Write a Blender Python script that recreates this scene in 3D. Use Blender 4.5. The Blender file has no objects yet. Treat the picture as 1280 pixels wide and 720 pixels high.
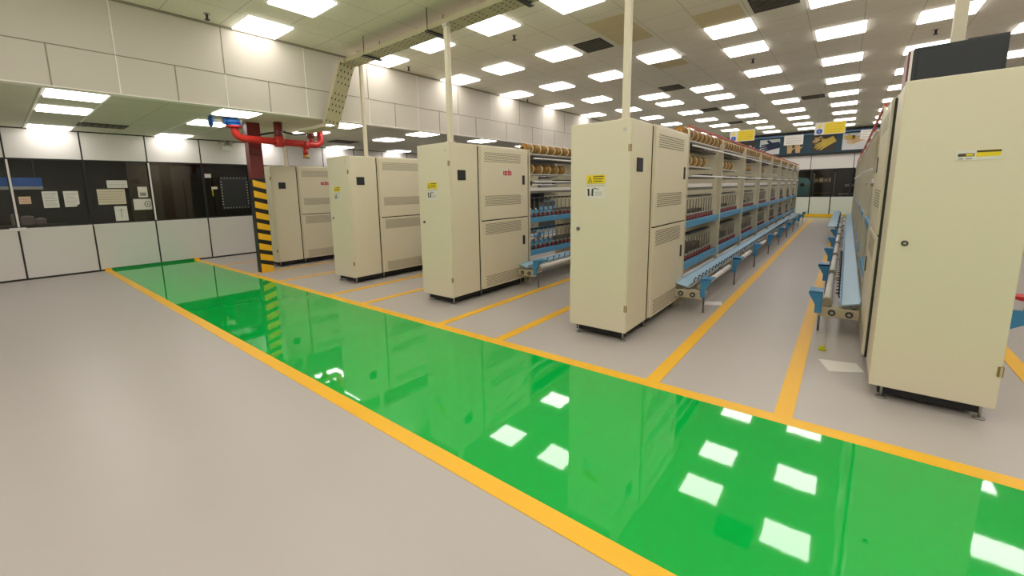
import bpy, bmesh, math, random
from mathutils import Vector, Matrix
random.seed(7)
PI = math.pi
sc = bpy.context.scene
COL = sc.collection

# ------------------------------------------------------------------ materials
def lin(h):
    h = h.lstrip('#')
    v = [int(h[i:i+2], 16)/255 for i in (0, 2, 4)]
    return tuple((c/12.92 if c <= .04045 else ((c+.055)/1.055)**2.4) for c in v) + (1,)

MATS = {}
def mat(name, hexc, rough=.5, metal=0, spec=.5, var=.04, scale=6., bump=0., coat=0.):
    m = bpy.data.materials.new(name); m.use_nodes = True
    nt = m.node_tree; b = nt.nodes['Principled BSDF']
    b.inputs['Roughness'].default_value = rough
    b.inputs['Metallic'].default_value = metal
    b.inputs['Specular IOR Level'].default_value = spec
    b.inputs['Coat Weight'].default_value = coat
    b.inputs['Coat Roughness'].default_value = .03
    c = lin(hexc)
    if var:
        tc = nt.nodes.new('ShaderNodeTexCoord'); n = nt.nodes.new('ShaderNodeTexNoise')
        n.inputs['Scale'].default_value = scale; n.inputs['Detail'].default_value = 3
        mx = nt.nodes.new('ShaderNodeMix'); mx.data_type = 'RGBA'
        mx.inputs['A'].default_value = tuple(x*(1-var) for x in c[:3]) + (1,)
        mx.inputs['B'].default_value = tuple(min(1, x*(1+var)) for x in c[:3]) + (1,)
        nt.links.new(tc.outputs['Object'], n.inputs['Vector'])
        nt.links.new(n.outputs['Fac'], mx.inputs['Factor'])
        nt.links.new(mx.outputs['Result'], b.inputs['Base Color'])
        if bump:
            bp = nt.nodes.new('ShaderNodeBump'); bp.inputs['Strength'].default_value = bump
            bp.inputs['Distance'].default_value = .01
            nt.links.new(n.outputs['Fac'], bp.inputs['Height']); nt.links.new(bp.outputs['Normal'], b.inputs['Normal'])
    else:
        b.inputs['Base Color'].default_value = c
    MATS[name] = m
    return m

def emit(name, col, strength):
    m = bpy.data.materials.new(name); m.use_nodes = True
    nt = m.node_tree; b = nt.nodes['Principled BSDF']
    b.inputs['Base Color'].default_value = (.8, .8, .8, 1)
    b.inputs['Emission Color'].default_value = col + (1,)
    b.inputs['Emission Strength'].default_value = strength
    MATS[name] = m; return m

mat('grey_epoxy', '#B9B2AC', rough=.33, spec=.35, var=.035, scale=1.2)
mat('green_epoxy', '#06B446', rough=.03, spec=.9, var=.04, scale=9., bump=.012)
mat('yellow_paint', '#F6BC20', rough=.4, var=.05, scale=3)
mat('kerb_green', '#0E7A38', rough=.3)
mat('ivory', '#DBD2B8', rough=.42, var=.015, scale=2)
mat('ivory_edge', '#B9AE92', rough=.5)
mat('wall_white', '#E3DFDA', rough=.5, var=.015, scale=1)
mat('bulkhead_white', '#CBC5B8', rough=.7, var=.03, scale=.8)
mat('seam_dark', '#2A2724', rough=.6)
mat('seam_pale', '#EFEAE4', rough=.5)
mat('seam_grey', '#938C7C', rough=.8)
mat('black', '#151517', rough=.45)
mat('charcoal', '#1E2428', rough=.4)
mat('rubber', '#1B1B1D', rough=.7)
mat('post_beige', '#C9C1A8', rough=.45)
mat('rod_grey', '#77726A', rough=.5)
mat('steel', '#A9A79F', rough=.35, metal=.7)
mat('zinc', '#C3C0B4', rough=.5, metal=.25)
mat('white_plastic', '#E9E6E0', rough=.4)
mat('blue_paint', '#559CC6', rough=.4)
mat('pale_blue', '#A9CBE0', rough=.35)
mat('bracket_blue', '#3A86B6', rough=.4)
mat('maroon', '#6E2422', rough=.4)
mat('spindle_red', '#7A3230', rough=.4)
mat('pipe_red', '#C22D27', rough=.35)
mat('rail_red', '#B4452F', rough=.45)
mat('valve_blue', '#1E5FA8', rough=.4)
mat('brass', '#B98A45', rough=.4, metal=.25)
mat('copper_yarn', '#987234', rough=.6)
mat('cream', '#E3D3A6', rough=.5)
mat('hinge_brown', '#8C6B33', rough=.5)
mat('hole', '#575040', rough=.9)
mat('sticker_yellow', '#E8CE1E', rough=.45)
mat('ink', '#4A3F12', rough=.6)
mat('ink_dark', '#26262A', rough=.6)
mat('label_white', '#DCD8CF', rough=.45)
mat('emblem_red', '#B8242C', rough=.5)
mat('paper', '#E4E0D8', rough=.8)
mat('paper_warm', '#D9CDB4', rough=.8)
mat('ink_soft', '#8E8A84', rough=.8)
mat('tile_beige', '#D2C49C', rough=.8)
mat('vent_dark', '#2A2A28', rough=.6)
mat('vent_slat', '#6A665C', rough=.6)
mat('tray_metal', '#B5AE8C', rough=.5, metal=.2)
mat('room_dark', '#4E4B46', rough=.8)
mat('room_brown', '#6A5F50', rough=.8)
mat('teal', '#8CC8CC', rough=.5)
mat('poster_blue', '#1A4254', rough=.5)
mat('poster_dark', '#3A3430', rough=.6)
mat('poster_pale', '#D4D4D4', rough=.6)
mat('glove_navy', '#1F2A48', rough=.7)
mat('glove_yellow', '#C9B04A', rough=.7)
mat('glove_tan', '#C9A878', rough=.7)
mat('sign_blue', '#2450A8', rough=.5)
mat('rail_blue', '#7FA4D8', rough=.4)
mat('board_blue', '#2F6FC8', rough=.5)
mat('peach', '#E0BFA0', rough=.8)
mat('pink_box', '#D9C2C4', rough=.8)
mat('yarn_blue', '#5FA8D2', rough=.8)
mat('red_plastic', '#D01F38', rough=.35)
mat('lime', '#C9CC2A', rough=.5)
mat('hatch_grey', '#232626', rough=.5)
emit('lamp_white', (1, .95, .915), 4.7)
emit('fill_lamp_glow', (1, .93, .84), 16)  # emission for the lamps added to brighten the rooms behind glass

# acoustic ceiling: panels with thin joint lines and a fine mottled texture
def ceiling_mat(name, hexc, ox, oy):
    m = bpy.data.materials.new(name); m.use_nodes = True
    nt = m.node_tree; b = nt.nodes['Principled BSDF']; N = nt.nodes.new; L = nt.links.new
    b.inputs['Roughness'].default_value = .75
    b.inputs['Specular IOR Level'].default_value = .25
    tc = N('ShaderNodeTexCoord'); sp = N('ShaderNodeSeparateXYZ'); L(tc.outputs['Object'], sp.inputs[0])
    fac = None
    for ax, off, per in (('X', ox, .60), ('Y', oy, .665)):
        a = N('ShaderNodeMath'); a.operation = 'ADD'; a.inputs[1].default_value = -off+100*per; L(sp.outputs[ax], a.inputs[0])
        d = N('ShaderNodeMath'); d.operation = 'DIVIDE'; d.inputs[1].default_value = per; L(a.outputs[0], d.inputs[0])
        f = N('ShaderNodeMath'); f.operation = 'FRACT'; L(d.outputs[0], f.inputs[0])
        c = N('ShaderNodeMath'); c.operation = 'LESS_THAN'; c.inputs[1].default_value = .018; L(f.outputs[0], c.inputs[0])
        if fac is None: fac = c
        else:
            mm = N('ShaderNodeMath'); mm.operation = 'MAXIMUM'; L(fac.outputs[0], mm.inputs[0]); L(c.outputs[0], mm.inputs[1]); fac = mm
    nz = N('ShaderNodeTexNoise'); nz.inputs['Scale'].default_value = 28; nz.inputs['Detail'].default_value = 4
    L(tc.outputs['Object'], nz.inputs['Vector'])
    c = lin(hexc)
    m1 = N('ShaderNodeMix'); m1.data_type = 'RGBA'
    m1.inputs['A'].default_value = tuple(x*.93 for x in c[:3]) + (1,); m1.inputs['B'].default_value = tuple(min(1, x*1.07) for x in c[:3]) + (1,)
    L(nz.outputs['Fac'], m1.inputs['Factor'])
    sc_ = N('ShaderNodeMath'); sc_.operation = 'MULTIPLY'; sc_.inputs[1].default_value = .35; L(fac.outputs[0], sc_.inputs[0])
    m2 = N('ShaderNodeMix'); m2.data_type = 'RGBA'
    L(sc_.outputs[0], m2.inputs['Factor']); L(m1.outputs['Result'], m2.inputs['A']); m2.inputs['B'].default_value = lin('#55503F')
    L(m2.outputs['Result'], b.inputs['Base Color'])
    MATS[name] = m
ceiling_mat('ceiling_tiles', '#E6E1D1', -6.617, .35)
ceiling_mat('low_ceiling_tiles', '#D6D2C2', -6.617, .6)

def glass_mat():
    m = bpy.data.materials.new('tinted_glass'); m.use_nodes = True
    nt = m.node_tree; nt.nodes.clear(); N = nt.nodes.new; L = nt.links.new
    o = N('ShaderNodeOutputMaterial'); mx = N('ShaderNodeMixShader'); t = N('ShaderNodeBsdfTransparent'); g = N('ShaderNodeBsdfGlossy')
    fr = N('ShaderNodeFresnel'); fr.inputs['IOR'].default_value = 1.45
    t.inputs['Color'].default_value = (.62, .63, .62, 1); g.inputs['Roughness'].default_value = .02
    L(fr.outputs[0], mx.inputs[0]); L(t.outputs[0], mx.inputs[1]); L(g.outputs[0], mx.inputs[2]); L(mx.outputs[0], o.inputs[0])
    MATS['tinted_glass'] = m
glass_mat()

# ------------------------------------------------------------------ mesh helpers
class MB:
    def __init__(s): s.bm = bmesh.new(); s.mats = []
    def mi(s, m):
        if m not in s.mats: s.mats.append(m)
        return s.mats.index(m)
    def _fin(s, verts, m, bev=0, mtx=None):
        faces = {f for v in verts for f in v.link_faces}
        i = s.mi(m)
        for f in faces: f.material_index = i
        if mtx is not None: bmesh.ops.transform(s.bm, matrix=mtx, verts=verts)
        if bev:
            es = {e for v in verts for e in v.link_edges}
            r = bmesh.ops.bevel(s.bm, geom=list(es), offset=bev, segments=2, affect='EDGES', profile=.5)
            for f in r['faces']: f.material_index = i
    def box(s, a, b, m, bev=0):
        a = Vector(a); b = Vector(b); c = (a+b)/2; d = b-a
        r = bmesh.ops.create_cube(s.bm, size=1)
        bmesh.ops.transform(s.bm, matrix=Matrix.Translation(c) @ Matrix.Diagonal((abs(d.x), abs(d.y), abs(d.z), 1)), verts=r['verts'])
        s._fin(r['verts'], m, bev); return s
    def cyl(s, p, q, r, m, seg=12, r2=None, smooth=True):
        p = Vector(p); q = Vector(q); d = q-p
        g = bmesh.ops.create_cone(s.bm, cap_ends=True, segments=seg, radius1=r, radius2=r if r2 is None else r2, depth=d.length)
        mt = Matrix.Translation((p+q)/2) @ d.to_track_quat('Z', 'Y').to_matrix().to_4x4()
        bmesh.ops.transform(s.bm, matrix=mt, verts=g['verts'])
        s._fin(g['verts'], m)
        if smooth:
            for f in {f for v in g['verts'] for f in v.link_faces}:
                if len(f.verts) == 4: f.smooth = True
        return s
    def tube(s, pts, r, m, seg=12):
        # continuous bent tube through pts
        pts = [Vector(p) for p in pts]; i = s.mi(m); rings = []
        for k, p in enumerate(pts):
            t = (pts[min(k+1, len(pts)-1)]-pts[max(k-1, 0)]).normalized()
            u = t.orthogonal().normalized() if k == 0 else (rings_u - t*rings_u.dot(t)).normalized()
            rings_u = u; w = t.cross(u)
            rings.append([s.bm.verts.new(p+(u*math.cos(a)+w*math.sin(a))*r) for a in [2*PI*j/seg for j in range(seg)]])
        for A, B in zip(rings, rings[1:]):
            for j in range(seg):
                f = s.bm.faces.new((A[j], A[(j+1) % seg], B[(j+1) % seg], B[j])); f.material_index = i; f.smooth = True
        for R in (rings[0][::-1], rings[-1]):
            f = s.bm.faces.new(R); f.material_index = i
        return s
    def sphere(s, c, r, m, scale=(1, 1, 1), seg=12):
        g = bmesh.ops.create_uvsphere(s.bm, u_segments=seg, v_segments=seg//2+1, radius=r)
        bmesh.ops.transform(s.bm, matrix=Matrix.Translation(c) @ Matrix.Diagonal((*scale, 1)), verts=g['verts'])
        s._fin(g['verts'], m)
        for f in {f for v in g['verts'] for f in v.link_faces}: f.smooth = True
        return s
    def prism(s, poly, ax, lo, hi, m):
        # poly in the two other axes (in xyz order), extruded along ax
        i = s.mi(m)
        def P(uv, w):
            v = list(uv); v.insert(ax, w); return v
        A = [s.bm.verts.new(P(q, lo)) for q in poly]; B = [s.bm.verts.new(P(q, hi)) for q in poly]
        fs = [s.bm.faces.new(A), s.bm.faces.new(B)]
        n = len(poly)
        for k in range(n): fs.append(s.bm.faces.new((A[k], A[(k+1) % n], B[(k+1) % n], B[k])))
        for f in fs: f.material_index = i
        bmesh.ops.recalc_face_normals(s.bm, faces=fs)
        return s
    def build(s, name, parent=None, loc=None):
        me = bpy.data.meshes.new(name); s.bm.to_mesh(me); s.bm.free()
        for m in s.mats: me.materials.append(MATS[m])
        o = bpy.data.objects.new(name, me); COL.objects.link(o)
        if parent: o.parent = parent
        if loc: o.location = loc
        return o

def tag(o, label=None, cat=None, group=None, kind=None):
    if label: o['label'] = label
    if cat: o['category'] = cat
    if group: o['group'] = group
    if kind: o['kind'] = kind
    return o
def thing(name, label, cat, loc=(0, 0, 0), rz=0, group=None):
    o = bpy.data.objects.new(name, None); COL.objects.link(o)
    o.empty_display_size = .1
    o.location = loc; o.rotation_euler = (0, 0, rz)
    return tag(o, label, cat, group)
def struct(o, label=None): return tag(o, label, kind='structure')
KIDS = {}
def dup(root, loc=None):
    c = root.copy(); COL.objects.link(c)
    if loc: c.location = loc
    for ch in root.children:
        d = ch.copy(); COL.objects.link(d); d.parent = c
        for g in ch.children:
            e = g.copy(); COL.objects.link(e); e.parent = d
    return c
ORD = ['first', 'second', 'third', 'fourth', 'fifth', 'sixth', 'seventh', 'eighth', 'ninth', 'tenth', 'eleventh', 'twelfth', 'thirteenth', 'fourteenth', 'fifteenth']

# ------------------------------------------------------------------ room shell
XL, XR, YF, YB = -11.9, 7.0, -4.0, 24.4
K = .8846
ZC, ZL, XB = 1.5+2.6*K, 2.89, -7.48*K
ZLIP = 1.5+1.39*K

floor = struct(MB().box((XL-.1, YF-.1, -.12), (XR+.1, YB+.1, 0), 'grey_epoxy').build('floor'), 'glossy grey epoxy factory floor')
T = .003
o = MB().box((XL, 1.555, 0), (XR, 3.085, T), 'green_epoxy').box((XL, 23.5, 0), (XR, 24.3, T), 'green_epoxy').build('green_walkway', floor)
o['label'] = 'mirror-glossy green painted walkway across the floor'
def yline(x0, y0, x1, y1):
    MB().box((x0, y0, 0), (x1, y1, T+.001), 'yellow_paint').build('yellow_line', floor)
yline(XL, 1.445, XR, 1.555); yline(XL, 3.085, XR, 3.2); yline(-9, 22.2, XR, 22.35)
for x in (-1.03, -.195, -3.41, -2.56, -5.78, -4.93, -8.70, -7.5, -10.4, 1.16):
    w = .05
    yline(x-w, 3.2, x+w, 22.2)

ceiling = struct(MB().box((XB, YF-.1, ZC), (XR+.1, YB+.1, ZC+.15), 'ceiling_tiles').build('ceiling'), 'high grey tiled ceiling over the machines')
for (x0, y0, x1, y1) in ((-3.40, 6.62, -2.79, 7.28), (-3.40, 7.32, -2.79, 7.98), (-2.06, 7.5, -1.42, 8.15), (-3.40, 9.62, -2.8, 10.2)):
    MB().box((x0*K, y0*K, ZC-.006), (x1*K, y1*K, ZC), 'tile_beige').build('ceiling_tile', ceiling)['label'] = 'beige replacement ceiling tile'
lowc = struct(MB().box((XL-.1, YF-.1, ZL), (XB-.12, YB+.1, ZL+.1), 'low_ceiling_tiles').build('ceiling'), 'lower tiled ceiling along the glazed left wall')
lowc.name = 'ceiling_low'

for yb_ in (.63, 1.27, 2.60, 3.24):
    MB().box((XL, yb_-.012, ZL-.008), (XB-.2, yb_+.012, ZL), 'seam_pale').build('ceiling_bar', lowc)
# stepped bulkhead between the two ceilings
bh = struct(MB().box((XB-.12, YF-.1, ZLIP), (XB, YB+.1, ZC+.15), 'bulkhead_white').build('wall_bulkhead'), 'off-white panelled bulkhead stepping down to the low ceiling')
s = MB()
ZM = 1.5+1.89*K
s.box((XB, YF, ZM-.005), (XB+.004, YB, ZM+.005), 'seam_grey')
s.box((XB, YF, ZC-.03), (XB+.006, YB, ZC), 'seam_grey')
y = -3.44
k = 0
while y < YB:
    s.box((XB, y-.006, ZLIP), (XB+.004, y+.006, ZM), 'seam_grey' if k % 2 else 'seam_pale')
    if k % 2 == 0: s.box((XB, y-.006, ZM), (XB+.004, y+.006, ZC), 'seam_grey' if k % 4 else 'seam_pale')
    y += .58; k += 1
s.build('panel_joint', bh)
MB().box((XB-.12, YF, ZLIP-.004), (XB+.01, YB, ZLIP+.008), 'seam_pale').build('edge_strip', bh)

def wall(name, a, b, m, label): return struct(MB().box(a, b, m).build(name), label)
wall('wall_right', (XR, YF-.1, 0), (XR+.1, YB+.1, ZC+.1), 'wall_white', 'plain white wall at the right end')
wall('wall_front', (XL-.1, YF-.1, 0), (XR+.1, YF, ZC+.1), 'wall_white', 'plain white wall facing the machines')

# left wall: white panels below and above a band of dark glazing
Z1, Z2 = 1.0, 2.325
wl = struct(MB().box((XL-.09, YF, 0), (XL, YB, Z1), 'wall_white').box((XL-.09, YF, Z2), (XL, YB, ZL), 'wall_white')
            .box((XL-.09, 8.81, Z1), (XL, YB, Z2), 'wall_white').build('wall_left'), 'white panelled partition wall with a band of dark windows')
struct(MB().box((XL, YF, 0), (XL+.012, 1.445, .035), 'seam_dark').box((XL, 3.2, 0), (XL+.012, YB, .035), 'seam_dark').build('baseboard_left'), 'dark gap strip under the left wall')
tr = struct(MB().box((XL, 1.445, 0), (XL+.014, 1.56, .05), 'yellow_paint').box((XL, 1.56, 0), (XL+.014, 3.09, .05), 'kerb_green').box((XL, 3.09, 0), (XL+.014, 3.2, .05), 'yellow_paint').build('trim_1'), 'green and yellow painted skirting at the walkway end')
seams = [.31-1.06*3, .31-1.06*2, .31-1.06, .31, 1.375, 2.44, 3.49, 4.55, 5.61, 6.67, 7.73, 8.81]
for k, y in enumerate(seams):
    MB().box((XL, y-.014, 0), (XL+.004, y+.014, Z1), 'seam_dark').build('panel_joint', wl)
    MB().box((XL, y-.012, Z2), (XL+.004, y+.012, ZL), 'seam_dark').build('panel_joint', wl)
for y in (9.87, 10.93, 12):
    MB().box((XL, y-.012, Z2), (XL+.004, y+.012, ZL), 'seam_dark').build('panel_joint', wl)
MB().box((XL, YF, ZL-.022), (XL+.006, YB, ZL), 'seam_dark').build('top_joint', wl)
MB().box((XL, .2, .955), (XL+.03, .42, 1.015), 'white_plastic', .004).build('sill_block', wl)
MB().box((XL, 1.38, .965), (XL+.025, 1.77, 1.0), 'white_plastic', .004).build('sill_block', wl)
for k in range(len(seams)-1):
    y0, y1 = seams[k], seams[k+1]
    fr = MB()
    pale = k in (3, 5)
    fr.box((XL-.06, y0, Z1), (XL-.005, y1, Z1+.025), 'seam_dark').box((XL-.06, y0, Z2-.03), (XL-.005, y1, Z2), 'black')
    fr.box((XL-.06, y0, Z1+.025), (XL-.002, y0+.03, Z2-.03), 'seam_pale' if pale else 'black')
    fr.box((XL-.06, y1-.02, Z1+.025), (XL-.004, y1, Z2-.03), 'black')
    w = struct(fr.build('window_%d' % (k+1)), 'dark tinted window pane in the left partition')
    MB().box((XL-.045, y0+.03, Z1+.025), (XL-.038, y1-.02, Z2-.03), 'tinted_glass').build('glass', w)['label'] = 'tinted glass'

# the dim office beyond the left glass
def shell(name, boxes, m, label):
    for a_, b_ in boxes: struct(MB().box(a_, b_, m).build(name), label)
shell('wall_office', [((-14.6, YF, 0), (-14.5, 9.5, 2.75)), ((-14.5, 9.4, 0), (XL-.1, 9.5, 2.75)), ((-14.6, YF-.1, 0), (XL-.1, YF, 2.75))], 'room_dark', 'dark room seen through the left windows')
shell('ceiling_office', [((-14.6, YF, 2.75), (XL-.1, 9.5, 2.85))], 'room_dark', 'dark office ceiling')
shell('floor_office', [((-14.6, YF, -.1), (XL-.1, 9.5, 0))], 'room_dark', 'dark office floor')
shell('wall_partition', [((-13.4, 2.3, 0), (-13.3, 3.6, 2.7))], 'room_brown', 'brown partition inside the office')
GX = XL-.037     # inner face of the glass

# back wall with lower panels, dark windows, upper panels, ledge
bw = MB()
bw.box((XL, YB, 0), (XR, YB+.1, .875), 'wall_white').box((XL, YB, 2.11), (XR, YB+.1, ZC), 'wall_white')
WX = [-1.95, -1.27, -.54, .10, .8]
bw.box((XL, YB, .875), (WX[0], YB+.1, 2.11), 'wall_white').box((WX[-1], YB, .875), (XR, YB+.1, 2.11), 'wall_white')
wb = struct(bw.build('wall_back'), 'white panelled wall at the far end')
for x in (-1.26, -.53):
    MB().box((x-.02, YB-.005, 0), (x+.02, YB, .875), 'seam_dark').build('panel_joint', wb)
for x in (-2.65, -1.33, .13, 1.5):
    MB().box((x-.012, YB-.005, 2.11), (x+.012, YB, 2.75), 'seam_dark').build('panel_joint', wb)
MB().box((-6, YB-.12, 2.72), (2.2, YB, 2.80), 'black').build('ledge', wb)
MB().box((-6, YB-.03, 3.62), (2.2, YB, ZC), 'charcoal').build('fascia', wb)
MB().box((-6, YB-.03, 2.80), (2.2, YB, 3.62), 'poster_blue').build('poster_backing', wb)
MB().cyl((-6, YB-.12, 3.65), (2.2, YB-.12, 3.65), .035, 'rail_blue').build('blue_rail', wb)['label'] = 'pale blue rail'
struct(MB().box((-1.9, YB-.02, 0), (XR, YB, .11), 'yellow_paint').build('baseboard_back'), 'yellow painted skirting on the far wall')
for k in range(4):
    x0, x1 = WX[k], WX[k+1]
    f = MB().box((x0, YB-.005, .875), (x1, YB+.06, .91), 'black').box((x0, YB-.005, 2.07), (x1, YB+.06, 2.11), 'black')
    f.box((x0, YB-.005, .91), (x0+.04, YB+.06, 2.07), 'black').box((x1-.04, YB-.005, .91), (x1, YB+.06, 2.07), 'black')
    w = struct(f.build('window_%d' % (20+k)), 'dark framed window in the far wall')
    MB().box((x0+.04, YB+.02, .91), (x1-.04, YB+.028, 2.07), 'tinted_glass').build('glass', w)['label'] = 'tinted glass'
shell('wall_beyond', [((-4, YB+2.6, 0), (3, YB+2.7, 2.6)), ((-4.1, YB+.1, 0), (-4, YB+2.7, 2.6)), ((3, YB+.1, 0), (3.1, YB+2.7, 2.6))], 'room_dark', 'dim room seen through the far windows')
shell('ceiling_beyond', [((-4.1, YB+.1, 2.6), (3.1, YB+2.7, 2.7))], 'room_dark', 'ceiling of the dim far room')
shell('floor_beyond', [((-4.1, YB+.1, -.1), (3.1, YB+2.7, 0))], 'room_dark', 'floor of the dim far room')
for nm, x_, y_, z_, lb_ in (('added_fill_lamp', -12.25, .45, 2.753, 'added lamp brightening the office behind the left window'), ('added_fill_lamp', -12.7, 3.0, 2.753, 'added lamp brightening the office by the brown partition'), ('added_fill_lamp', -1.0, YB+.45, 2.603, 'added lamp brightening the room behind the far windows')):
    r = thing(nm, lb_, 'lamp', (x_, y_, z_))  # unseen lamps, added to brighten the rooms behind the windows
    MB().cyl((0, 0, -.05), (0, 0, 0), .23, 'white_plastic', 20).build('lamp_rim', r)
    MB().cyl((0, 0, -.06), (0, 0, -.05), .21, 'fill_lamp_glow', 20).build('diffuser', r)
# ------------------------------------------------------------------ ceiling lights
def make_light():
    r = thing('ceiling_light', 'x', 'ceiling light', group='square ceiling light panels')
    MB().box((-.30, -.30, -.006), (.30, .30, 0), 'white_plastic').build('light_frame', r)
    MB().box((-.288, -.288, -.026), (.288, .288, -.006), 'lamp_white', .005).build('diffuser', r)['label'] = 'glowing white diffuser'
    return r
lp = make_light(); first = [True]
def put_light(x, y, z, label):
    if first[0]: o = lp; o.location = (x, y, z); first[0] = False
    else: o = dup(lp, (x, y, z))
    o['label'] = label
cx = [-7.1, -5.83, -4.47, -3.1, -1.71, -.31, .98, 2.33, 3.68, 5.03, 6.3]
base = [-3.7, -1.45, .85, 3.15, 5.47, 7.62, 9.87, 12.15, 14.55, 16.85, 19.2, 21.5, 23.85, 26.0]
rows = {}
for k in range(11): rows[k] = list(base)
rows[2] = [-3.7, -1.45, .9, 3.15, 5.56, 7.63, 9.86, 13.05, 14.46, 16.8, 19.1, 21.36, 23.6, 26.1]
rows[3] = [-3.7, -1.45, .9, 3.15, 5.65, 9.22, 13.07, 14.6, 16.9, 19.27, 21.5, 23.9, 26.1]
rows[4] = [-3.7, -1.45, .9, 3.15, 5.6, 8.53, 9.98, 12.18, 14.66, 16.97, 19.28, 21.6, 23.9, 26.1]
rows[5] = [-3.7, -1.45, .9, 3.15, 5.6, 8.1, 10.03, 12.28, 14.6, 16.86, 19.1, 21.4, 23.8, 26.1]
rows[6] = [-3.7, -1.45, .9, 3.15, 5.6, 8.0, 10.2, 12.48, 14.66, 17.0, 19.45, 21.8, 24.1, 26.1]
COLN = ['against the stepped bulkhead', 'one row out from the bulkhead', 'two rows out from the bulkhead', 'three rows out from the bulkhead', 'over the fourth cabinet',
        'over the central aisle', 'over the nearest cabinet', 'just right of the nearest cabinet', 'two rows right of the nearest cabinet', 'three rows right of the nearest cabinet', 'by the right wall']
F, CX, CY = 525.7865, 600.965, 320.798
def rotm(y, p, r):
    d = Vector((math.sin(y)*math.cos(p), math.cos(y)*math.cos(p), math.sin(p)))
    rt = Vector((math.cos(y), -math.sin(y), 0)); up = rt.cross(d)
    c, s_ = math.cos(r), math.sin(r)
    X = c*rt+s_*up; Y = -s_*rt+c*up; Z = -d
    return Matrix(((X.x, Y.x, Z.x), (X.y, Y.y, Z.y), (X.z, Y.z, Z.z)))
CAMR = rotm(-.713829701, -.154881541, -.0241118557)
def in_frame(p):
    q = CAMR.transposed() @ (Vector(p)-Vector((0, 0, 1.5)))
    if q.z > -.1: return False
    u = CX+F*q.x/-q.z; v = CY-F*q.y/-q.z
    return -25 < u < 1305 and -12 < v < 735
def light_row(x, ys, z, where, word):
    n = m = 0
    for y in ys:
        if in_frame((x, y, z)):
            put_light(x, y, z, 'square %s %s, %s from the near end' % (word, where, ORD[n])); n += 1
        else:
            put_light(x, y, z, 'square %s %s, outside the photo, %s' % (word, where, ORD[m])); m += 1
for k in range(11):
    ys = [y*K for j, y in enumerate(rows[k]) if not (k > 7 and y > 14) and not (k < 1 and y < 3)]
    light_row(cx[k]*K, ys, ZC, COLN[k], 'ceiling light')
lowx = [(-7.86, 'beside the bulkhead foot'), (-9.2, 'midway across the low ceiling'), (-11.55, 'next to the glazed wall')]
for x, nm in lowx:
    light_row(x, (-1.2, .95, 2.92, 4.93, 7.05, 9.25, 11.5, 13.8), ZL, nm, 'low-ceiling light')

# ceiling vents
def vent(x, y, z, w, d, label):
    if z == ZC: x, y, w, d = x*K, y*K, w*K, d*K
    r = thing('ceiling_vent', label, 'air vent', (x, y, z), group='ceiling air vents')
    MB().box((-w/2, -d/2, -.012), (w/2, d/2, 0), 'vent_dark').build('vent_backing', r)
    f = MB(); n = 7
    for k in range(n):
        yy = -d/2+(k+.5)*d/n
        f.box((-w/2+.02, yy-.012, -.02), (w/2-.02, yy+.008, -.01), 'vent_slat')
    f.build('vent_louvre', r)
vent(-3.76, 7.66, ZC, .52, .6, 'dark dusty ceiling vent beside two beige tiles')
vent(-3.77, 12.3, ZC, .52, .6, 'dark ceiling vent behind the fourth cabinet pole')
vent(-3.83, 16.75, ZC, .52, .6, 'dark ceiling vent over the fourth machine, middle of its line')
vent(-3.8, 21.0, ZC, .52, .6, 'farthest dark ceiling vent, near the far wall on the left')
vent(-1.02, 7.75, ZC, .56, .62, 'largest black ceiling vent at the top of the aisle')
vent(-1.02, 16.85, ZC, .56, .6, 'dark slot vent in the ceiling far down the aisle')
vent(1.77, 12.62, ZC, .56, .5, 'dark ceiling vent above the black box on the nearest cabinet')
vent(-10.75, 1.6, ZL, .5, .7, 'dark grey vent in the low ceiling by the left windows')
vent(-10.3, 6.4, ZL, .5, .7, 'dark vent in the low ceiling behind the red pipe')
for x, y, z, lb in ((-4.5, 6.2, ZC, 'black sprinkler head beside the light left of the fourth cabinet pole'), (-7.15, 6.1, ZC, 'small black sprinkler head close to the bulkhead, right of the tray'),
                 (-7.16, 2.4, ZC, 'black sprinkler head nearest the upper left corner'), (-7.24, 10.6, ZC, 'tiny black sprinkler head far along the bulkhead'),
                 (-1.72, 10.85, ZC, 'small sprinkler head between lights over the aisle'), (.95, 11.2, ZC, 'small sprinkler head left of the pole on the nearest cabinet')):
    r = thing('fire_sprinkler', lb, 'sprinkler', (x*K, y*K, z+.003), group='ceiling sprinklers')
    MB().cyl((0, 0, -.012), (0, 0, 0), .035, 'steel').build('escutcheon', r)
    MB().cyl((0, 0, -.07), (0, 0, -.01), .014, 'black').cyl((0, 0, -.078), (0, 0, -.07), .03, 'black').build('nozzle', r)

# ------------------------------------------------------------------ control cabinets
YC = 3.85
def grille(x, y0, y1, z0, z1, sgn, parent):
    g = MB(); ny = 26; nz = max(5, int((z1-z0)/.02))
    for j in range(nz):
        for i in range(ny):
            yy = y0+(i+.5+(.5 if j % 2 else 0))*(y1-y0)/(ny+.5); zz = z0+(j+.5)*(z1-z0)/nz
            a = .0125; b = .0062
            vs = [g.bm.verts.new((x+sgn*.0012, yy+p, zz+q)) for p, q in ((-a, 0), (-a*.4, -b), (a*.4, -b), (a, 0), (a*.4, b), (-a*.4, b))]
            f = g.bm.faces.new(vs if sgn > 0 else vs[::-1]); f.material_index = g.mi('hole')
    g.build('vent_grille', parent)['label'] = 'rows of dark perforations'

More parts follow.
